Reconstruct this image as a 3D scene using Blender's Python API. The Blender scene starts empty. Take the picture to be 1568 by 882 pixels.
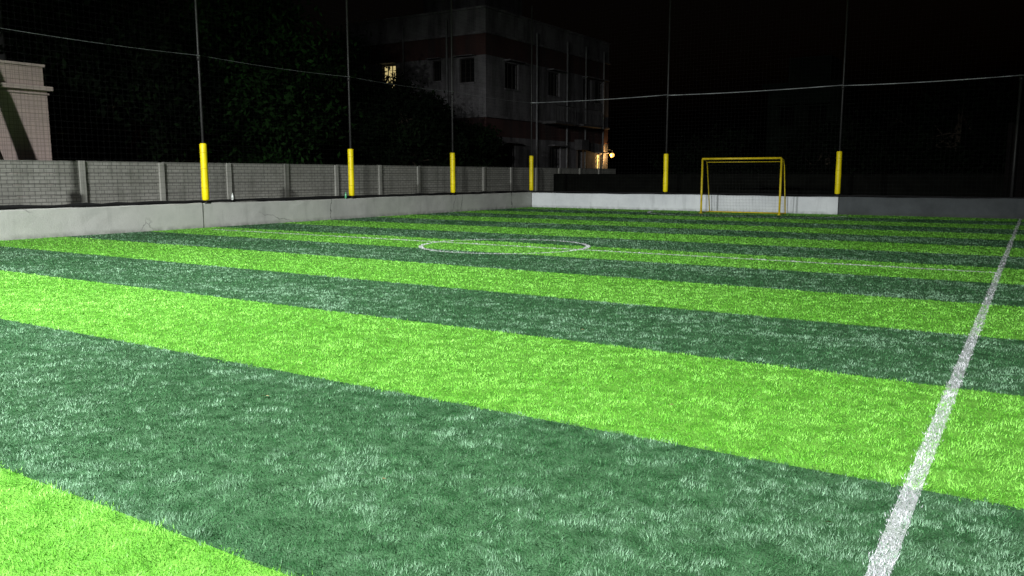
import bpy, math, random, bmesh
import numpy as np
from mathutils import Vector, Matrix
random.seed(4); rng=np.random.default_rng(7)
sc=bpy.context.scene
sc.view_settings.view_transform='Standard'
try: sc.view_settings.look='None'
except Exception: pass
sc.view_settings.exposure=0
COL=sc.collection

# ------------------------------------------------ helpers
def link(o,parent=None):
    COL.objects.link(o)
    if parent: o.parent=parent
    return o
def empty(name,loc=(0,0,0)):
    e=bpy.data.objects.new(name,None); e.location=loc; e.empty_display_size=.2
    return link(e)
def mesh_obj(name,V,F,mats,parent=None,fm=None,smooth=False):
    me=bpy.data.meshes.new(name); me.from_pydata([tuple(v) for v in V],[],F)
    for m in (mats if isinstance(mats,(list,tuple)) else [mats]): me.materials.append(m)
    if fm is not None: me.polygons.foreach_set('material_index',fm)
    if smooth: me.polygons.foreach_set('use_smooth',[True]*len(F))
    me.update()
    return link(bpy.data.objects.new(name,me),parent)
def fast_mesh(name,V,nper,mat,parent=None,attr=None,col=None):
    V=np.asarray(V,dtype=np.float32); n=len(V)//nper
    me=bpy.data.meshes.new(name)
    me.vertices.add(len(V)); me.vertices.foreach_set('co',V.ravel())
    me.loops.add(len(V)); me.loops.foreach_set('vertex_index',np.arange(len(V),dtype=np.int32))
    me.polygons.add(n); me.polygons.foreach_set('loop_start',np.arange(0,len(V),nper,dtype=np.int32))
    me.materials.append(mat)
    if attr is not None:
        a=me.attributes.new('rnd','FLOAT','FACE'); a.data.foreach_set('value',attr.astype(np.float32))
    if col is not None:
        a=me.attributes.new('tint','FLOAT_COLOR','FACE'); c4=np.ones((n,4),np.float32); c4[:,:3]=col; a.data.foreach_set('color',c4.ravel())
    me.update(calc_edges=True)
    return link(bpy.data.objects.new(name,me),parent)
class MB:
    def __init__(s): s.V=[];s.F=[];s.M=[]
    def box(s,a,b,m=0):
        x0,y0,z0=[min(a[i],b[i]) for i in range(3)]; x1,y1,z1=[max(a[i],b[i]) for i in range(3)]
        o=len(s.V)
        s.V+=[(x0,y0,z0),(x1,y0,z0),(x1,y1,z0),(x0,y1,z0),(x0,y0,z1),(x1,y0,z1),(x1,y1,z1),(x0,y1,z1)]
        for f in ((0,3,2,1),(4,5,6,7),(0,1,5,4),(1,2,6,5),(2,3,7,6),(3,0,4,7)):
            s.F.append(tuple(o+i for i in f)); s.M.append(m)
    def quad(s,p,m=0):
        o=len(s.V); s.V+=[tuple(q) for q in p]; s.F.append(tuple(range(o,o+len(p)))); s.M.append(m)
    def tube(s,pts,rad,n=10,m=0,cap=True):
        o=len(s.V); pts=[Vector(p) for p in pts]
        if not isinstance(rad,(list,tuple)): rad=[rad]*len(pts)
        for i,p in enumerate(pts):
            d=(pts[min(i+1,len(pts)-1)]-pts[max(i-1,0)]).normalized()
            a=d.cross(Vector((0,0,1)) if abs(d.z)<.9 else Vector((1,0,0))).normalized(); b=d.cross(a)
            for k in range(n):
                t=2*math.pi*k/n; q=p+(a*math.cos(t)+b*math.sin(t))*rad[i]; s.V.append(tuple(q))
        for i in range(len(pts)-1):
            for k in range(n):
                s.F.append((o+i*n+k,o+i*n+(k+1)%n,o+(i+1)*n+(k+1)%n,o+(i+1)*n+k)); s.M.append(m)
        if cap:
            s.F.append(tuple(o+k for k in range(n))); s.M.append(m)
            s.F.append(tuple(o+(len(pts)-1)*n+k for k in reversed(range(n)))); s.M.append(m)
    def obj(s,name,mats,parent=None,smooth=False,bevel=0):
        ob=mesh_obj(name,s.V,s.F,mats,parent,s.M,False)
        if bevel:
            b=ob.modifiers.new('b','BEVEL'); b.width=bevel; b.segments=2
        if smooth:
            for p in ob.data.polygons:
                p.use_smooth = len(p.vertices)==4
        return ob

# ------------------------------------------------ node helper
class NT:
    def __init__(s,name):
        s.m=bpy.data.materials.new(name); s.m.use_nodes=True; s.t=s.m.node_tree; s.n=s.t.nodes
        s.b=s.n['Principled BSDF']
    def new(s,t,**k):
        x=s.n.new(t)
        for a,v in k.items(): setattr(x,a,v)
        return x
    def L(s,a,b): s.t.links.new(a,b)
    def setin(s,sock,v):
        if isinstance(v,bpy.types.NodeSocket): s.L(v,sock)
        else: sock.default_value=v
    def M(s,op,a,b=0.0,c=0.0,clamp=False):
        x=s.new('ShaderNodeMath',operation=op,use_clamp=clamp)
        s.setin(x.inputs[0],a); s.setin(x.inputs[1],b); s.setin(x.inputs[2],c); return x.outputs[0]
    def pos(s):
        if not hasattr(s,'_p'): s._p=s.new('ShaderNodeNewGeometry').outputs['Position']
        return s._p
    def xyz(s):
        if not hasattr(s,'_x'):
            q=s.new('ShaderNodeSeparateXYZ'); s.L(s.pos(),q.inputs[0]); s._x=q.outputs
        return s._x
    def comb(s,a,b,c=0.0):
        q=s.new('ShaderNodeCombineXYZ')
        for i,v in enumerate((a,b,c)): s.setin(q.inputs[i],v)
        return q.outputs[0]
    def noise(s,scale,detail=3,rough=.55,vec=None,dist=0):
        q=s.new('ShaderNodeTexNoise'); q.inputs['Scale'].default_value=scale; q.inputs['Detail'].default_value=detail
        q.inputs['Roughness'].default_value=rough; q.inputs['Distortion'].default_value=dist
        s.L(vec if vec is not None else s.pos(),q.inputs['Vector']); return q.outputs['Fac']
    def ramp(s,v,a,b,lo=0.,hi=1.):
        q=s.new('ShaderNodeMapRange'); s.setin(q.inputs[0],v)
        for i,k in enumerate((a,b,lo,hi)): q.inputs[i+1].default_value=k
        q.clamp=True; return q.outputs[0]
    def mix(s,f,a,b):
        q=s.new('ShaderNodeMix',data_type='RGBA'); s.setin(q.inputs[0],f)
        for i,v in ((6,a),(7,b)):
            if isinstance(v,bpy.types.NodeSocket): s.L(v,q.inputs[i])
            else: q.inputs[i].default_value=(*v,1)
        return q.outputs[2]
    def bump(s,h,st,d=.02):
        q=s.new('ShaderNodeBump'); q.inputs['Strength'].default_value=st; q.inputs['Distance'].default_value=d
        s.L(h,q.inputs['Height']); s.L(q.outputs[0],s.b.inputs['Normal'])
    def out(s,col,rough=.8,spec=.3,metal=0.):
        s.setin(s.b.inputs['Base Color'],col if isinstance(col,bpy.types.NodeSocket) else (*col,1))
        s.setin(s.b.inputs['Roughness'],rough); s.setin(s.b.inputs['Specular IOR Level'],spec); s.b.inputs['Metallic'].default_value=metal
        return s.m

STRIPE0,STRIPE=1.99,2.23
LT_A=(.072,.260,.016); LT_B=(.165,.43,.052); DK_A=(.013,.066,.018); DK_B=(.062,.158,.070)
def sheet_mat():
    n=NT('turf_backing'); X,Y,Z=n.xyz()
    idx=n.M('FLOOR',n.M('DIVIDE',n.M('ADD',Y,STRIPE*20-STRIPE0),STRIPE)); par=n.M('MODULO',idx,2.0)
    bl=n.ramp(n.noise(9,4,.6),.35,.65)
    col=n.mix(par,n.mix(bl,DK_A,DK_B),n.mix(bl,LT_A,LT_B))
    q=n.new('ShaderNodeVectorMath',operation='SCALE'); n.L(col,q.inputs[0]); q.inputs['Scale'].default_value=.62; col=q.outputs[0]
    side=n.M('MULTIPLY',n.M('LESS_THAN',n.M('ABSOLUTE',n.M('ADD',X,.40)),.04),.5)
    half=n.M('LESS_THAN',n.M('ABSOLUTE',n.M('SUBTRACT',Y,14.6)),.05)
    half=n.M('MULTIPLY',half,n.M('MULTIPLY',n.M('LESS_THAN',X,-.4),n.M('GREATER_THAN',X,-19.2)))
    dx=n.M('ADD',X,9.5); dy=n.M('SUBTRACT',Y,14.55)
    r=n.M('SQRT',n.M('ADD',n.M('MULTIPLY',dx,dx),n.M('MULTIPLY',dy,dy)))
    circ=n.M('MULTIPLY',n.M('LESS_THAN',n.M('ABSOLUTE',n.M('SUBTRACT',r,1.78)),.05),.8)
    gx=n.M('MAXIMUM',n.M('SUBTRACT',n.M('ABSOLUTE',n.M('ADD',X,9.6)),1.2),0.0); gy=n.M('SUBTRACT',31.9,Y)
    gr=n.M('SQRT',n.M('ADD',n.M('MULTIPLY',gx,gx),n.M('MULTIPLY',gy,gy)))
    D=n.M('MULTIPLY',n.M('LESS_THAN',n.M('ABSOLUTE',n.M('SUBTRACT',gr,2.6)),.05),n.M('LESS_THAN',Y,31.9))
    msk=n.M('MAXIMUM',side,n.M('MULTIPLY',n.M('MAXIMUM',n.M('MAXIMUM',half,circ),D),.85))
    col=n.mix(msk,col,(.50,.50,.53))
    n.bump(n.noise(80,3),.8,.02)
    return n.out(col,.7,.25)
M_sheet=sheet_mat()
n=NT('turf_blades'); at=n.new('ShaderNodeAttribute',attribute_name='tint').outputs['Color']; M_turf=n.out(at,.55,.30)

def concrete(name,base,dark,zb=0.,zt=.7,crack=True):
    n=NT(name); X,Y,Z=n.xyz()
    c=n.mix(n.ramp(n.noise(1.1,6,.6),.25,.75),dark,base)
    c=n.mix(n.M('MULTIPLY',n.ramp(n.noise(14,4,.7),.5,.8),.22),c,tuple(x*.6 for x in base))
    st=n.noise(1.0,4,.6,n.comb(n.M('MULTIPLY',X,3.),n.M('MULTIPLY',Y,3.),n.M('MULTIPLY',Z,.5)))
    c=n.mix(n.M('MULTIPLY',n.ramp(st,.54,.74),.30),c,tuple(x*.45 for x in dark))
    bot=n.M('MULTIPLY',n.ramp(Z,zb,zb+.13,1,0),n.ramp(n.noise(4,3),.3,.6))
    c=n.mix(n.M('MULTIPLY',bot,.55),c,(.05,.06,.04))
    h=n.noise(30,5,.7)
    if crack:
        v=n.new('ShaderNodeTexVoronoi',feature='DISTANCE_TO_EDGE'); v.inputs['Scale'].default_value=.40
        q=n.new('ShaderNodeVectorMath',operation='ADD'); n.L(n.pos(),q.inputs[0])
        nn=n.new('ShaderNodeTexNoise'); nn.inputs['Scale'].default_value=3; nn.inputs['Detail'].default_value=5; n.L(n.pos(),nn.inputs['Vector'])
        sc_=n.new('ShaderNodeVectorMath',operation='SCALE'); n.L(nn.outputs['Color'],sc_.inputs[0]); sc_.inputs['Scale'].default_value=.25
        n.L(sc_.outputs[0],q.inputs[1]); n.L(q.outputs[0],v.inputs['Vector'])
        ck=n.M('MULTIPLY',n.M('LESS_THAN',v.outputs['Distance'],.004),n.ramp(n.noise(.5,2),.46,.54))
        c=n.mix(n.M('MULTIPLY',ck,.7),c,(.03,.03,.03))
    n.bump(h,.4,.02)
    return n.out(c,.9,.2)
M_conc=concrete('wall_concrete',(.52,.52,.50),(.39,.395,.38))
M_white=concrete('whitewashed_concrete',(.74,.76,.80),(.56,.58,.62),crack=False)
M_bare=concrete('bare_concrete',(.10,.11,.12),(.055,.06,.065),crack=False)

def simple(name,c,rough=.6,spec=.4,metal=0,var=.35,scale=6,bump=0):
    n=NT(name); col=n.mix(n.ramp(n.noise(scale,4,.6),.3,.75),tuple(x*(1-var) for x in c),tuple(min(1,x*(1+var*.4)) for x in c))
    if bump: n.bump(n.noise(scale*6,3),bump,.01)
    return n.out(col,rough,spec,metal)
M_yellow=simple('yellow_pad_vinyl',(.90,.72,.004),.45,.4,0,.22,3)
M_goaly=simple('goal_yellow_paint',(.62,.47,.01),.5,.4,0,.4,8)
M_steel=simple('galvanised_steel',(.032,.032,.032),.5,.5,.4,.5,5)
M_pipe=simple('pipe_steel',(.36,.38,.40),.45,.5,.3,.6,2)
M_black=simple('black_netting',(.014,.014,.015),.9,.1)
M_net=simple('goal_net_cord',(.03,.03,.03),.9,.1)
M_earth=simple('dark_earth',(.020,.018,.013),.95,.1,0,.5,2,.5)
M_glass=simple('window_glass',(.005,.006,.007),.3,.3,0,.3,1)
M_frame=simple('window_frame',(.035,.032,.030),.6,.3)
M_bark=simple('bark',(.035,.028,.021),.95,.1,0,.5,9,.6)
M_gate=simple('dark_gate_metal',(.005,.004,.004),.9,.05,0,.5,3)

def emis(name,c,s):
    n=NT(name); n.b.inputs['Base Color'].default_value=(*c,1); n.b.inputs['Emission Color'].default_value=(*c,1); n.b.inputs['Emission Strength'].default_value=s; return n.m
M_bulb=emis('warm_bulb',(1,.46,.11),1.9); M_litwin=emis('lit_window',(1,.80,.35),.55); M_flood=emis('floodlight_led',(.9,.97,1),30)

def precast():
    n=NT('precast_concrete'); X,Y,Z=n.xyz()
    b=n.new('ShaderNodeTexBrick'); b.inputs['Scale'].default_value=1; b.inputs['Brick Width'].default_value=.27; b.inputs['Row Height'].default_value=.098
    b.inputs['Mortar Size'].default_value=.010; b.inputs['Color1'].default_value=(.36,.355,.33,1); b.inputs['Color2'].default_value=(.31,.305,.28,1); b.inputs['Mortar'].default_value=(.15,.15,.14,1)
    n.L(n.comb(n.M('ADD',X,Y),Z),b.inputs['Vector'])
    c=n.mix(n.M('MULTIPLY',n.ramp(n.noise(.9,5,.65),.35,.7),.5),b.outputs['Color'],(.16,.16,.145))
    st=n.noise(1.0,4,.6,n.comb(n.M('MULTIPLY',X,4.),n.M('MULTIPLY',Y,4.),n.M('MULTIPLY',Z,.5)))
    c=n.mix(n.M('MULTIPLY',n.ramp(st,.5,.7),.45),c,(.09,.095,.08))
    n.bump(n.M('SUBTRACT',1.0,b.outputs['Fac']),.6,.012)
    return n.out(c,.9,.15)
M_pre=precast()
M_prepost=concrete('precast_post',(.36,.355,.33),(.25,.25,.23),crack=False)
def tiled():
    n=NT('pink_mosaic_tile'); X,Y,Z=n.xyz()
    b=n.new('ShaderNodeTexBrick'); b.offset=0; b.inputs['Scale'].default_value=1; b.inputs['Brick Width'].default_value=.115; b.inputs['Row Height'].default_value=.115
    b.inputs['Mortar Size'].default_value=.008; b.inputs['Color1'].default_value=(.50,.39,.36,1); b.inputs['Color2'].default_value=(.45,.355,.335,1); b.inputs['Mortar'].default_value=(.30,.24,.23,1)
    n.L(n.comb(n.M('ADD',X,Y),Z),b.inputs['Vector'])
    c=n.mix(n.M('MULTIPLY',n.ramp(n.noise(.7,5,.6),.35,.75),.3),b.outputs['Color'],(.25,.20,.185))
    n.bump(n.M('SUBTRACT',1.0,b.outputs['Fac']),.3,.005)
    return n.out(c,.6,.3)
M_tile=tiled(); M_tileplain=simple('rendered_cornice',(.50,.41,.38),.8,.2,0,.3,3)
def apt():
    n=NT('apartment_plaster'); X,Y,Z=n.xyz()
    w=n.mix(n.ramp(n.noise(.8,6,.65),.3,.7),(.11,.105,.112),(.215,.205,.22))
    p=n.mix(n.ramp(n.noise(.8,6,.65),.3,.7),(.052,.028,.027),(.082,.043,.041))
    def band(a,b): return n.M('MULTIPLY',n.M('GREATER_THAN',Z,a),n.M('LESS_THAN',Z,b))
    m=n.M('MAXIMUM',band(7.9,9.0),band(3.6,4.6))
    c=n.mix(m,w,p)
    st=n.noise(1.0,5,.6,n.comb(n.M('MULTIPLY',X,1.6),n.M('MULTIPLY',Y,1.6),n.M('MULTIPLY',Z,.22)))
    c=n.mix(n.M('MULTIPLY',n.ramp(st,.44,.66),.7),c,(.030,.028,.030))
    return n.out(c,.95,.1)
M_apt=apt()
def leafm(name,a,b):
    n=NT(name)
    at=n.new('ShaderNodeAttribute',attribute_name='rnd').outputs['Fac']
    return n.out(n.mix(at,a,b),.8,.05)
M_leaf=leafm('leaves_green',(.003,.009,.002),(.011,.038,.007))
M_leafd=leafm('leaves_shaded',(.0015,.003,.0015),(.005,.012,.0035))  # darker copy of the leaf colour, weak light painted in
M_leafx=leafm('leaves_unlit',(.001,.002,.001),(.0025,.006,.002))  # near-black leaf copy, lack of light painted into the colour

# ------------------------------------------------ ground + turf
mesh_obj('ground',[(-400,-300,-.02),(400,-300,-.02),(400,500,-.02),(-400,500,-.02)],[(0,1,2,3)],M_earth)
X0,X1,Y0,Y1=-20.0,3.0,-4.5,33.0
turf=mesh_obj('artificial_turf_pitch',[(X0,Y0,0),(X1,Y0,0),(X1,Y1,0),(X0,Y1,0)],[(0,1,2,3)],M_sheet)

def field(seed,lams,k=14):
    r=np.random.default_rng(seed); W=[]
    for lam in lams:
        for i in range(k):
            th=r.uniform(0,2*np.pi); l=lam*r.uniform(.7,1.4)
            W.append((2*np.pi/l*np.cos(th),2*np.pi/l*np.sin(th),r.uniform(0,6.28),1/np.sqrt(k*len(lams))*1.4))
    def f(x,y):
        s=np.zeros_like(x)
        for a,b,p,w in W: s+=w*np.sin(a*x+b*y+p)
        return s
    return f
fA=field(1,(.12,.35),10); fB=field(2,(.12,.35),10); fC=field(3,(.05,.10,.22)); fD=field(4,(.08,.18)); fE=field(5,(1.2,3.)); fJ=field(6,(.05,.3),8); fW=field(8,(.02,.06,.3),8); fM=field(9,(.25,.6),12)
head=math.radians(32.6)
N=940000
rr=np.linspace(1.6,41,2000); dens=np.minimum(1,(3.2/rr)**1.65)*rr; cdf=np.cumsum(dens); cdf/=cdf[-1]
r=np.interp(rng.random(N),cdf,rr); hw=math.radians(37)
ang=rng.uniform(-hw,hw,N)+head
x=-np.sin(ang)*r; y=np.cos(ang)*r
k=(x>X0+.01)&(x<X1-.01)&(y>Y0)&(y<Y1-.01); x=x[k];y=y[k];r=r[k]; n_=len(x)
print('blades',n_)
a_=fA(x,y); b_=fB(x,y); c_=fC(x,y); d_=fD(x,y); e_=fE(x,y); m_=fM(x,y); rnd_=rng.random(n_)
lx=a_*.6+rng.normal(0,1.,n_); ly=b_*.6-.1+rng.normal(0,1.,n_)
hgt=(.0135+.003*c_+.0015*m_+rng.normal(0,.003,n_)).clip(.005,.025)
w=.0014*np.maximum(1,(r/3.2)**.9)*rng.uniform(.7,1.3,n_)
th=rng.uniform(0,np.pi,n_); cx=np.cos(th)*w; cy=np.sin(th)*w
L=.0055*np.maximum(1,(r/5)**.4)
V=np.empty((n_,3,3),np.float32)
V[:,0]=np.stack([x-cx,y-cy,np.zeros(n_)],1); V[:,1]=np.stack([x+cx,y+cy,np.zeros(n_)],1)
V[:,2]=np.stack([x+lx*L,y+ly*L,hgt],1)
wob=fJ(x,y)*.022+rng.normal(0,.008,n_)
par=np.floor((y+wob+STRIPE*20-STRIPE0)/STRIPE)%2
bl=np.clip(.42+.24*c_+.15*d_+.16*m_+.12*e_+rng.normal(0,.16,n_),0,1)[:,None]
pale_sheen=np.clip((d_*.35+c_*.45+m_*.55+e_*.55+.02),0,1.3)*.46*rng.uniform(.5,1.,n_)  # whitish fibre sheen put into the blade colour as pale clumps
lt=np.array(LT_A)*(1-bl)+np.array(LT_B)*bl
dk=np.array(DK_A)*(1-bl)+np.array(DK_B)*bl
lt=lt+(np.array([.28,.54,.15])-lt)*(pale_sheen*.30)[:,None]
dk=dk+(np.array([.215,.340,.245])-dk)*np.clip(pale_sheen,0,.85)[:,None]
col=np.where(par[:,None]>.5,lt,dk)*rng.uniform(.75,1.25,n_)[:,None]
jx=fJ(y,x)*.006
side=(np.abs(x+.40+jx)<.043+rng.normal(0,.007,n_))&(fW(x,y)>-1.0)&(rnd_<.80)
half=(np.abs(y-14.6+jx)<.056)&(x<-.4)&(x>-19.2)&(rnd_<.88)
rc=np.hypot(x+9.5,y-14.55); circ=(np.abs(rc-1.78+jx)<.052)&(rnd_<.82)
gr=np.hypot(np.maximum(np.abs(x+9.6)-1.2,0),31.9-y); D=(np.abs(gr-2.6)<.06)&(y<31.9)&(rnd_<.8)
m=side|half|circ|D
col[m]=np.array([.50,.50,.55])*rng.uniform(.6,1.2,m.sum())[:,None]
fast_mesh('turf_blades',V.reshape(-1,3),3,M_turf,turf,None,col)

# ------------------------------------------------ low concrete walls (rough top edge)
def rough_wall(name,p0,p1,nrm,thick,h,mat,seg=.35,jit=.008,seed=0,z0=0.0):
    rr_=random.Random(seed); p0=Vector(p0);p1=Vector(p1);d=(p1-p0);Ln=d.length;d.normalize();nv=Vector(nrm)
    ns=max(2,int(Ln/seg)); prof=[(0,z0-.05),(0,h*.35),(0,h*.7),(0,h-.02),(.02,h),(thick*.5,h+.003),(thick-.02,h),(thick,h-.02),(thick,z0-.05)]
    V=[];F=[]
    for i in range(ns+1):
        p=p0+d*(Ln*i/ns); wv=.010*math.sin(i*.23+seed)+.006*math.sin(i*.91)
        for (o,z) in prof:
            q=p+nv*(o+rr_.uniform(-jit,jit)*.5+(wv if o<thick*.5 else 0)); V.append((q.x,q.y,z+rr_.uniform(-jit,jit)+(wv*.8 if z>h*.8 else 0)))
    m=len(prof)
    for i in range(ns):
        for j in range(m-1): F.append((i*m+j,(i+1)*m+j,(i+1)*m+j+1,i*m+j+1))
    F.append(tuple(range(m))); F.append(tuple(reversed(range(ns*m,ns*m+m))))
    return mesh_obj(name,V,F,mat)
H=.70
rough_wall('low_concrete_wall',(-20,-4.5,0),(-20,14.9,0),(-1,0,0),.25,H,M_conc,seed=1)
rough_wall('low_concrete_wall',(-20.02,14.93,0),(-20.02,33.25,0),(-1,0,0),.25,H-.01,M_conc,seed=2)
rough_wall('whitewashed_low_wall',(-19.99,33,0),(-6.35,33,0),(0,1,0),.25,H-.03,M_white,seed=3)
rough_wall('low_concrete_wall',(-6.32,33.02,0),(2.98,33.02,0),(0,1,0),.25,H-.02,M_bare,seed=4)
rough_wall('low_concrete_wall',(3,-4.5,0),(3,33.3,0),(1,0,0),.25,H,M_conc,seed=5)
rough_wall('low_concrete_wall',(-20,-4.5,0),(3.2,-4.5,0),(0,-1,0),.25,H,M_conc,seed=6)
b=MB(); b.box((-22.0,-4.5,-.01),(-20.3,36,.45)); b.box((-20.28,33.3,-.01),(3,35.5,.40)); b.obj('raised_earth_strip',M_earth)

# ------------------------------------------------ posts with yellow pads
M_strap=simple('pad_strap_vinyl',(.72,.58,.01),.5)
def post(x,y,pad=True,h=9.2,base=H,r=.038):
    e=empty('net_post',(x,y,base-.02))
    b=MB(); b.tube([(0,0,0),(0,0,h-base)],r,12); b.box((-.10,-.10,0),(.10,.10,.035)); 
    b.tube([(0,0,4.80-base-.10),(0,0,4.80-base+.06)],r+.02,12); b.obj('steel_pole',M_steel,e,True)
    if pad:
        b=MB(); rp=.102
        j=[random.uniform(-.005,.005) for _ in range(8)]
        zs=[.10,.112,.13,.5,.9,1.3,1.68,1.70,1.712]; rs=[rp-.03,rp-.008,rp,rp+j[0],rp+j[1],rp+j[2],rp,rp-.01,rp-.035]
        lean=random.uniform(-.01,.01)
        b.tube([(lean*z,0,z) for z in zs],rs,20); b.obj('yellow_pad',M_yellow,e,True)
        b=MB()
        for z in (.45,1.0,1.45): b.tube([(0,0,z-.008),(0,0,z+.008)],rp+.007,20)
        b.obj('pad_strap',M_strap,e,True)
    return e
PL=[3.1,9.1,15.12,21.1,27.0]
for yy in PL: post(-20.13,yy)
post(-20.13,33.18)
for xx in (-13.4,-6.42): post(xx,33.15)
post(-.73,33.45,False,4.9,0,.05)
for yy in (27,20,13,6.5,0): post(3.13,yy)
b=MB()
def sag(p,q,s,n=14):
    return [(p[0]+(q[0]-p[0])*t,p[1]+(q[1]-p[1])*t,p[2]+(q[2]-p[2])*t-4*s*t*(1-t)) for t in [i/n for i in range(n+1)]]
ys=[-4.5,3.1,9.1,15.12,21.1,27.0,33.18]
for a,c in zip(ys[:-1],ys[1:]): b.tube(sag((-20.07,a,4.82),(-20.07,c,4.82),.05),.0045,6)
xs=[-20.13,-13.4,-6.42,-.73]
for a,c in zip(xs[:-1],xs[1:]): b.tube(sag((a,33.1,4.82),(c,33.1,4.84),.04),.018,6)
b.tube(sag((-.73,33.1,4.84),(3.13,33.0,4.86),.03),.018,6)
b.obj('net_support_cable',M_pipe,None,True)
b=MB(); zt=9.0; s=.0017
for i in range(int(37.6/.15)): 
    yv=-4.5+i*.15; b.quad([(-20.11,yv-s,H),(-20.11,yv+s,H),(-20.11,yv+s,zt),(-20.11,yv-s,zt)])
for i in range(int(23/.15)):
    xv=-20.1+i*.15; b.quad([(xv-s,33.13,H),(xv+s,33.13,H),(xv+s,33.13,zt),(xv-s,33.13,zt)])
for j in range(int((zt-H)/.15)):
    z=H+j*.15; b.quad([(-20.112,-4.5,z-s),(-20.112,33.1,z-s),(-20.112,33.1,z+s),(-20.112,-4.5,z+s)]); b.quad([(-20.1,33.132,z-s),(3,33.132,z-s),(3,33.132,z+s),(-20.1,33.132,z+s)])
b.obj('perimeter_netting',M_black)
b=MB()
pts=[(-20.12+random.uniform(-.02,.02),-4.4+i*.4,H+.045+random.uniform(-.012,.014)) for i in range(94)]
b.tube(pts,[.045+random.uniform(-.012,.012) for _ in pts],7)
pts=[(-20.0+i*.4,33.12+random.uniform(-.02,.02),H+.02+random.uniform(-.012,.014)) for i in range(57)]
b.tube(pts,[.032+random.uniform(-.01,.01) for _ in pts],7)
b.obj('rolled_black_net',M_black,None,True)

# ------------------------------------------------ goal
g=empty('football_goal',(-9.6,31.25,0))
b=MB(); R=.04; W=1.52; HT=2.12; D=.95
for s in (-1,1):
    b.tube([(s*W,0,0),(s*W,0,HT)],R,12)
    b.tube([(s*W,0,HT-.02),(s*(W-.02),D*.35,HT-.04),(s*(W-.02),D*.55,HT-.25),(s*(W-.02),D,.04)],.022,8)
    b.tube([(s*(W-.01),.03,.035),(s*(W-.01),D,.035)],.022,8)
    b.box((s*W-.08,-.07,.004),(s*W+.08,.07,.018))
b.tube([(-W,0,HT),(W,0,HT)],R,12); b.tube([(-W,D,.035),(W,D,.035)],.025,8)
b.tube([(-W+.02,D*.45,HT-.12),(W-.02,D*.45,HT-.12)],.018,8)
b.obj('goal_frame',M_goaly,g,True)
b=MB()
def backp(t):
    P=[(.05,HT-.05),(D*.4,HT-.1),(D*.55,HT-.3),(D,.05)]
    ln=[math.dist(P[i],P[i+1]) for i in range(3)]; T=t*sum(ln)
    for i in range(3):
        if T<=ln[i] or i==2: f=T/ln[i]; return (P[i][0]+(P[i+1][0]-P[i][0])*f,P[i][1]+(P[i+1][1]-P[i][1])*f)
        T-=ln[i]
for i in range(25):
    xx=-W+2*W*i/24
    b.tube([(xx,*backp(t/8)) for t in range(9)],.0014,4,cap=False)
for j in range(20):
    q=backp(j/19); b.tube([(-W,*q),(W,*q)],.0014,4,cap=False)
b.obj('goal_net',M_net,g)

# ------------------------------------------------ precast compound wall
cw=empty('precast_compound_wall',(0,0,0)); b=MB(); c=MB()
yy=-6.7
XW=-22.0
while yy<46:
    c.box((XW-.09,yy-.085,0),(XW+.09,yy+.085,1.87+random.uniform(-.01,.015)))
    for k in range(6):
        o=random.uniform(-.006,.006)
        b.box((XW-.03+o,yy+.088,.06+k*.297),(XW+.03+o,yy+2.41-.088,.06+k*.297+.290))
    b.box((XW-.045,yy+.088,.06+6*.297-.004),(XW+.045,yy+2.41-.088,.06+6*.297+.035))
    yy+=2.41
b.obj('panels',M_pre,cw,bevel=.006); c.obj('posts',M_prepost,cw,bevel=.01)
rough_wall('rear_boundary_wall',(-22,38.5,0),(8,38.5,0),(0,1,0),.2,1.55,simple('unlit_wall',(.005,.0055,.0045),.95,.05,0,.5,2),seed=8)  # night darkness behind the pitch put into the wall's base colour

# ------------------------------------------------ tiled building at left
e=empty('tiled_building',(0,0,0)); b=MB(); c=MB()
b.box((-30,4,0),(-24,12.9,3.86)); b.box((-30,4,3.99),(-24.03,12.84,4.52))
c.box((-30.05,3.95,3.863),(-23.86,13.02,3.987)); c.box((-30.02,3.97,3.75),(-23.95,12.95,3.80)); c.box((-30.04,3.96,4.523),(-23.98,12.90,4.60))
b.obj('tiled_walls',M_tile,e); c.obj('cornice',M_tileplain,e,bevel=.015)

# ------------------------------------------------ utility pole + palm
b=MB(); b.tube([(-27,13.3,0),(-27.05,13.2,9.8)],[.15,.10],14)
b.box((-27.07,12.3,8.8),(-26.93,14.3,8.92)); b.obj('utility_pole',simple('pole_concrete',(.06,.06,.06),.9,.2),None,True)
def frond(b,base,ang,ln,droop,m=1):
    d=Vector((math.cos(ang),math.sin(ang),0)); side=Vector((-d.y,d.x,0)); P=[]
    for i in range(15):
        t=i/14; P.append(Vector(base)+d*ln*t*(1-.15*t)+Vector((0,0,ln*(.45*t-droop*t*t))))
    b.tube(P,[.02*(1-.8*i/14)+.003 for i in range(15)],5,m)
    for i in range(2,15):
        for kk in range(2):
            t=(i+kk*.5)/15; p=P[i-1].lerp(P[i],kk*.5); l=.55*math.sin(math.pi*min(1,t*.9+.1))+.08
            for s in (-1,1):
                q=p+side*s*l+d*l*.4+Vector((0,0,-l*random.uniform(.3,.6)))
                w=d*.022; b.quad([p-w,p+w,q],m)
b=MB()
pts=[(-23.0,11.15,-.1),(-23,11.08,.9),(-23.0,10.95,1.7),(-23,10.72,2.6),(-23,10.3,4.0),(-23.0,9.7,5.6),(-23,9.2,6.6)]
b.tube(pts,[.30,.24,.19,.14,.12,.11,.12],14,0)
for i in range(14): frond(b,(-23,9.2,6.6),i*2.4,2.0+random.uniform(-.2,.3),random.uniform(.6,1.1))
b.obj('palm_tree',[M_bark,M_leafd],None)

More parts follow.
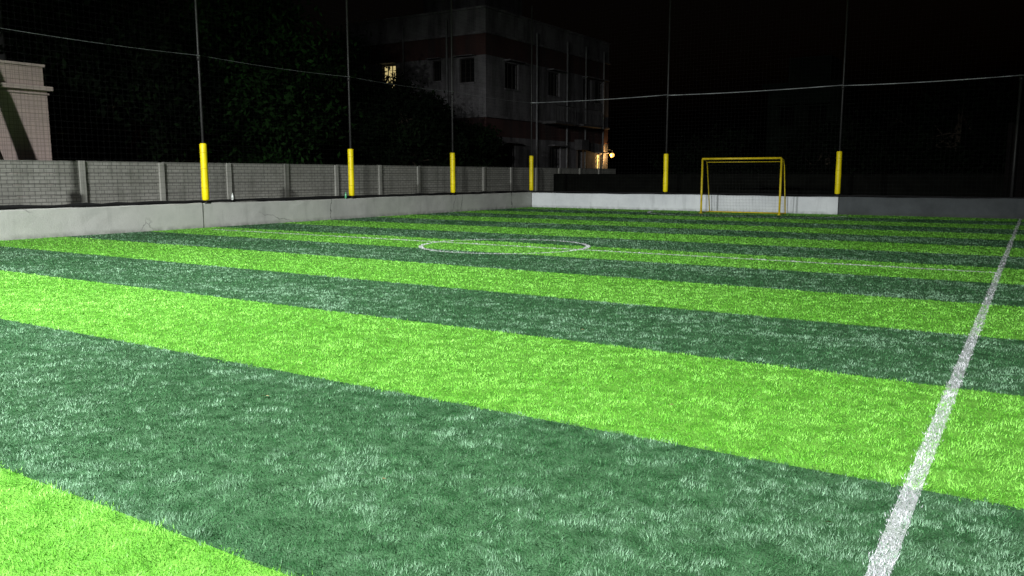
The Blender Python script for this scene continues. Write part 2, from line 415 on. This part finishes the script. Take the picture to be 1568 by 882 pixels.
# ------------------------------------------------ apartment block
ap=empty('apartment_building',(0,0,0))
AX,AY,AX2,AY2,AT=-25.4,37.1,-35.2,52.1,10.3
wb=MB()
def face(org,u,length,z0,z1,ops,inward):
    org=Vector(org);u=Vector(u);inw=Vector(inward)
    us=sorted({0,length,*[o[0] for o in ops],*[o[1] for o in ops]}); zs=sorted({z0,z1,*[o[2] for o in ops],*[o[3] for o in ops]})
    P=lambda a,z,dp=0: org+u*a+inw*dp+Vector((0,0,z))
    for i in range(len(us)-1):
        for j in range(len(zs)-1):
            ca=(us[i]+us[i+1])/2; cz=(zs[j]+zs[j+1])/2
            if any(o[0]<ca<o[1] and o[2]<cz<o[3] for o in ops): continue
            wb.quad([P(us[i],zs[j]),P(us[i+1],zs[j]),P(us[i+1],zs[j+1]),P(us[i],zs[j+1])],0)
    for o in ops:
        a,c_,z,t=o[:4]; lit=len(o)>4
        dp=.22
        wb.quad([P(a,z),P(c_,z),P(c_,z,dp),P(a,z,dp)],0); wb.quad([P(a,t),P(c_,t),P(c_,t,dp),P(a,t,dp)],0)
        wb.quad([P(a,z),P(a,t),P(a,t,dp),P(a,z,dp)],0); wb.quad([P(c_,z),P(c_,t),P(c_,t,dp),P(c_,z,dp)],0)
        wb.quad([P(a,z,dp),P(c_,z,dp),P(c_,t,dp),P(a,t,dp)],3 if lit else 1)
        def bx(a0,a1,zz0,zz1,d0,d1,m):
            p=P(a0,zz0,d0);q=P(a1,zz1,d1); wb.box(p,q,m)
        f=.05
        bx(a,c_,z,z+f,.10,.16,2); bx(a,c_,t-f,t,.10,.16,2); bx(a,a+f,z+f,t-f,.10,.16,2); bx(c_-f,c_,z+f,t-f,.10,.16,2)
        nb=3
        for q in range(1,nb): 
            m_=a+(c_-a)*q/nb; bx(m_-.02,m_+.02,z+f,t-f,.11,.15,2)
        for q in range(1,5):
            mz=z+(t-z)*q/5; bx(a+f,c_-f,mz-.008,mz+.008,.06,.075,2)
        bx(a-.15,c_+.15,t+.06,t+.13,-.45,.0-.002,0); bx(a-.06,c_+.06,z-.08,z-.01,-.08,-.002,0)
L1=AX-AX2
ops=[(.75,1.75,6.5,7.8),(3.0,3.6,6.7,7.8),(6.3,7.3,6.3,7.8,1),(.9,1.9,2.0,3.2),(3.5,4.4,2.0,3.2),(6.4,7.4,1.9,3.2)]
face((AX,AY,0),(-1,0,0),L1,0,AT,ops,(0,1,0))
L2=AY2-AY
ops=[(1.9,3.3,6.3,7.7),(6.7,8.1,6.3,7.7),(11.2,12.4,6.3,7.7),(1.7,3.0,1.6,3.2),(6.9,8.3,1.5,3.2),(10.6,11.2,1.7,3.1),(13.2,14.2,1.6,2.9,1),(12.9,14.1,6.3,7.7)]
face((AX,AY,0),(0,1,0),L2,0,AT,ops,(-1,0,0))
wb.quad([(AX2,AY,0),(AX2,AY2,0),(AX2,AY2,AT),(AX2,AY,AT)],0); wb.quad([(AX,AY2,0),(AX2,AY2,0),(AX2,AY2,AT),(AX,AY2,AT)],0)
wb.quad([(AX,AY,AT-.6),(AX2,AY,AT-.6),(AX2,AY2,AT-.6),(AX,AY2,AT-.6)],0)
for z in (4.60,9.0): 
    wb.box((AX+.12,AY-.12,z),(AX2-.12,AY-.003,z+.12),0); wb.box((AX+.12,AY,z),(AX+.003,AY2,z+.12),0)
wb.box((AX+.10,AY-.10,AT),(AX2-.1,AY+.15,AT+.12),0); wb.box((AX+.10,AY+.152,AT),(AX-.15,AY2,AT+.12),0)
wb.box((-31.9,40,9.8),(-27.4,44,12.2),0); wb.box((-32.1,39.8,12.203),(-27.2,44.2,12.35),0)
ap_b=wb.obj('walls_and_windows',[M_apt,M_glass,M_frame,M_litwin],ap)
c=MB()
for yy in (42.2,45.9,48.4,51.0): c.tube([(AX+.16,yy,.2),(AX+.16,yy,9.7)],.06,8)
for xx in (-27.9,-31.0): c.tube([(xx,AY-.14,.2),(xx,AY-.14,9.9)],.05,8)
c.obj('drain_pipes',simple('pvc_pipe',(.18,.18,.19),.6,.3,0,.4,2),ap,True)
c=MB()
for (y0,z0) in ((43.0,4.9),(46.6,4.9)):
    c.box((AX+.003,y0,z0-.35),(AX+1.0,y0+2.6,z0-.2)); 
    for k in range(14): c.box((AX+.95,y0+.05+k*.19,z0-.2),(AX+.97,y0+.07+k*.19,z0+.7))
    c.box((AX+.93,y0,z0+.70),(AX+.99,y0+2.6,z0+.75))
c.box((AX+.02,47.2,3.1),(AX+.55,48.2,3.75))
c.obj('balconies',simple('balcony',(.08,.076,.08),.8,.2),ap)
e=empty('wall_lamp',(AX+.55,51.7,2.85)); b=MB()
bm=bmesh.new(); bmesh.ops.create_uvsphere(bm,u_segments=16,v_segments=10,radius=.15); me=bpy.data.meshes.new('bulb'); bm.to_mesh(me); bm.free(); me.materials.append(M_bulb)
link(bpy.data.objects.new('bulb',me),e)
b.tube([(-.5,0,.3),(-.2,0,.38),(0,0,.3),(0,0,.16)],.02,6); b.obj('bracket',M_steel,e)
l=bpy.data.lights.new('bulb_light','POINT'); l.energy=110; l.color=(1,.58,.2); l.shadow_soft_size=.03
lo=link(bpy.data.objects.new('bulb_light',l),e); lo.location=(-.12,-.25,-.05)

e=empty('distant_house',(0,0,0)); wb=MB()
face((-9.7,50,0),(-1,0,0),4.2,0,6.6,[(.8,1.9,4.3,5.5),(2.6,3.5,4.3,5.5)],(0,1,0))
face((-9.7,50,0),(0,1,0),6,0,6.6,[(1.5,2.8,4.3,5.5)],(-1,0,0))
wb.box((-9.4,49.7,6.6),(-14.2,56.2,6.8)); wb.box((-10.6,51,6.803),(-13,54,8.4))
wb.quad([(-13.9,50,0),(-13.9,56,0),(-13.9,56,6.6),(-13.9,50,6.6)]); wb.quad([(-9.7,56,0),(-13.9,56,0),(-13.9,56,6.6),(-9.7,56,6.6)])
M_hs=simple('unlit_green_plaster',(.006,.009,.0065),.95,.02,0,.6,.8)  # greenish plaster, its unlit darkness painted into the base colour
M_hg=simple('unlit_pane',(.002,.002,.002),.95,.0)  # window panes, painted near-black to look unlit
wb.obj('house_walls',[M_hs,M_hg,M_hs],e)

e=empty('metal_gate',(0,0,0)); b=MB()
b.box((-1.0,33.6,0),(-.86,33.78,3.3)); b.box((2.5,33.6,0),(2.64,33.78,3.3))
b.box((-.86,33.66,3.15),(2.5,33.72,3.23)); b.box((-.86,33.66,.1),(2.5,33.72,.18)); b.box((-.86,33.66,1.6),(2.5,33.72,1.66))
for k in range(16): b.box((-.84+k*.21,33.68,.182),(-.84+k*.21+.19,33.70,3.148))
b.obj('gate_leaf',M_gate,e)

# ------------------------------------------------ trees
def tree(name,x,y,h,rx,ry,rz,cz,nl,leaf=.13,mat=M_leaf,seed=0,nclu=70):
    r_=np.random.default_rng(seed); rnd=random.Random(seed)
    e=empty(name,(x,y,0)); b=MB()
    top=cz+rz*.3; tp=[]; 
    for i in range(7):
        t=i/6; tp.append((.25*math.sin(t*3+seed),.2*math.sin(t*4+seed*2),top*t))
    b.tube(tp,[.24*(1-.75*i/6)+.03 for i in range(7)],9)
    C=[]
    while len(C)<nclu:
        v=r_.normal(size=3); v/=np.linalg.norm(v); q=v*r_.uniform(.35,1.0)**.6
        q=q*np.array([rx,ry,rz])*(1+.22*math.sin(v[0]*5+seed)*math.cos(v[2]*4+v[1]*3)); C.append(q+np.array([0,0,cz]))
    for i in range(0,nclu,3):
        s=Vector(tp[rnd.choice((3,4,5,6))]); q=Vector(C[i]); mid=s.lerp(q,.5)+Vector((0,0,-.15))
        b.tube([s,mid,q],[.06,.035,.012],5)
    b.obj('trunk_and_limbs',M_bark,e,True)
    C=np.array(C); ci=r_.integers(0,nclu,nl); cs=r_.uniform(.28,.62,nclu)*min(1.3,(rx+rz)/5)
    P=C[ci]+r_.normal(size=(nl,3))*cs[ci][:,None]*np.array([1,1,.6])
    a=r_.normal(size=(nl,3)); a/=np.linalg.norm(a,axis=1)[:,None]; bb=np.cross(a,r_.normal(size=(nl,3))); bb/=np.linalg.norm(bb,axis=1)[:,None]
    s=leaf*r_.uniform(.6,1.3,nl)[:,None]
    Vv=np.stack([P-a*s,P+bb*s*.45,P+a*s,P-bb*s*.45],1)
    sh=r_.uniform(0,1,nclu)[ci]**1.5*.75+r_.random(nl)*.25
    fast_mesh('foliage',Vv.reshape(-1,3),4,mat,e,sh)
tree('leafy_tree',-27.2,22.6,9,3.4,3.6,3.6,5.3,26000,.14,M_leaf,1,90)
tree('leafy_tree',-28.5,27.5,9,3.2,3.4,3.2,4.6,16000,.14,M_leafd,2,80)
tree('leafy_tree',-28.0,17.4,9,3.2,3.2,3.8,5.0,16000,.14,M_leafd,3,80)
tree('leafy_tree',-30.0,14.0,9,3.2,3.2,3.8,6.0,12000,.14,M_leafd,4,70)
tree('leafy_tree',-24.6,30.0,6,1.9,2.4,2.0,3.6,15000,.12,M_leafd,5,60)
tree('leafy_tree',-24.3,33.8,5,1.5,2.0,1.5,2.7,10000,.12,M_leafd,6,50)
tree('leafy_tree',-14.2,41.5,4,2.2,1.5,1.6,2.2,8000,.12,M_leafx,7,50)
tree('leafy_tree',-8.5,42.0,6,2.5,1.8,1.7,2.4,8000,.13,M_leafx,8,50)
tree('leafy_tree',-3.0,43.0,6,3.2,1.8,2.6,3.4,9000,.14,M_leafx,9,60)
tree('leafy_tree',-33.5,21.0,12,4.0,5.0,4.5,8.0,14000,.16,M_leafd,10,80)

# ------------------------------------------------ small items
def bottle(name,x,y,z,col,h=.22):
    n=NT(name+'_plastic'); n.out(col,.2,.5); n.b.inputs['Transmission Weight'].default_value=.3
    b=MB(); b.tube([(0,0,0),(0,0,.01),(0,0,h*.62),(0,0,h*.8),(0,0,h*.86),(0,0,h)],[.030,.035,.035,.016,.013,.014],14)
    o=b.obj(name,n.m,None,True); o.location=(x,y,z)
bottle('plastic_bottle',-20.03,20.7,H-.002,(.10,.45,.22))
bottle('plastic_bottle',-20.06,16.0,H+.07,(.6,.62,.62),.2)
b=MB()
for (xx,yy,s) in ((-4.3,3.62,.03),(-.65,3.55,.018),(-9.3,9.6,.03),(-3.6,6.9,.02),(-2.6,2.9,.012),(-1.9,4.9,.015),(-5.2,5.9,.018)):
    b.quad([(xx-s,yy-s*.4,.018),(xx,yy-s*.6,.029),(xx+s,yy+s*.2,.020),(xx+s*.2,yy+s*.7,.018)])
b.obj('fallen_leaves',simple('dry_leaf',(.5,.36,.2),.8,.2))

# ------------------------------------------------ floodlights (on masts behind the near touchline)
def flood(x,y,z,target,power,cone=84,blend=1.,col=(.97,1,.96)):
    e=empty('floodlight_mast',(x,y,0)); b=MB(); b.tube([(0,0,0),(0,0,z+.3)],[.09,.06],12); b.box((-.7,-.05,z-.06),(.7,.03,z+.02)); b.obj('mast',M_steel,e,True)
    d=(Vector(target)-Vector((x,y+.18,z))).normalized()
    for k in (-.45,.45):
        h=MB(); h.box((-.22,-.17,-.03),(.22,.17,.06),0); h.quad([(-.2,-.15,-.034),(.2,-.15,-.034),(.2,.15,-.034),(-.2,.15,-.034)],1)
        o=h.obj('lamp_head',[M_black,M_flood],e); o.location=(k,.18,z); o.rotation_euler=d.to_track_quat('-Z','Y').to_euler()
    l=bpy.data.lights.new('flood','SPOT'); l.energy=power; l.spot_size=math.radians(cone); l.spot_blend=blend; l.color=col; l.shadow_soft_size=.25
    s=link(bpy.data.objects.new('flood',l),e); s.location=Vector((0,.18,z))+d*.12; s.rotation_euler=d.to_track_quat('-Z','Y').to_euler()
flood(-12.5,-4.9,8.2,(-14.5,5,0),31000,92)
flood(-3.0,-4.9,8.2,(-5,5,0),28000,90)
flood(-8.0,-4.9,8.2,(-16,29,1),4300,46)

# ------------------------------------------------ night sky and moonlight
w=bpy.data.worlds.new('World'); sc.world=w; w.use_nodes=True; nt=w.node_tree
bg=nt.nodes['Background']; sky=nt.nodes.new('ShaderNodeTexSky'); sky.sky_type='NISHITA'; sky.sun_disc=False
sky.sun_elevation=math.radians(-3); sky.sun_rotation=math.radians(200)
nt.links.new(sky.outputs[0],bg.inputs[0]); bg.inputs[1].default_value=.02
l=bpy.data.lights.new('moonlight','SUN'); l.energy=.004; l.angle=math.radians(.5); l.color=(.8,.88,1)
o=link(bpy.data.objects.new('moonlight',l)); o.rotation_euler=(math.radians(50),0,math.radians(160))

cd=bpy.data.cameras.new('camera'); cd.lens=28.65; cd.sensor_width=36; cd.clip_end=2000; cd.clip_start=.05
co=link(bpy.data.objects.new('camera',cd)); co.location=(0,0,1.5); co.rotation_euler=(math.radians(90-7.9),0,head)
sc.camera=co
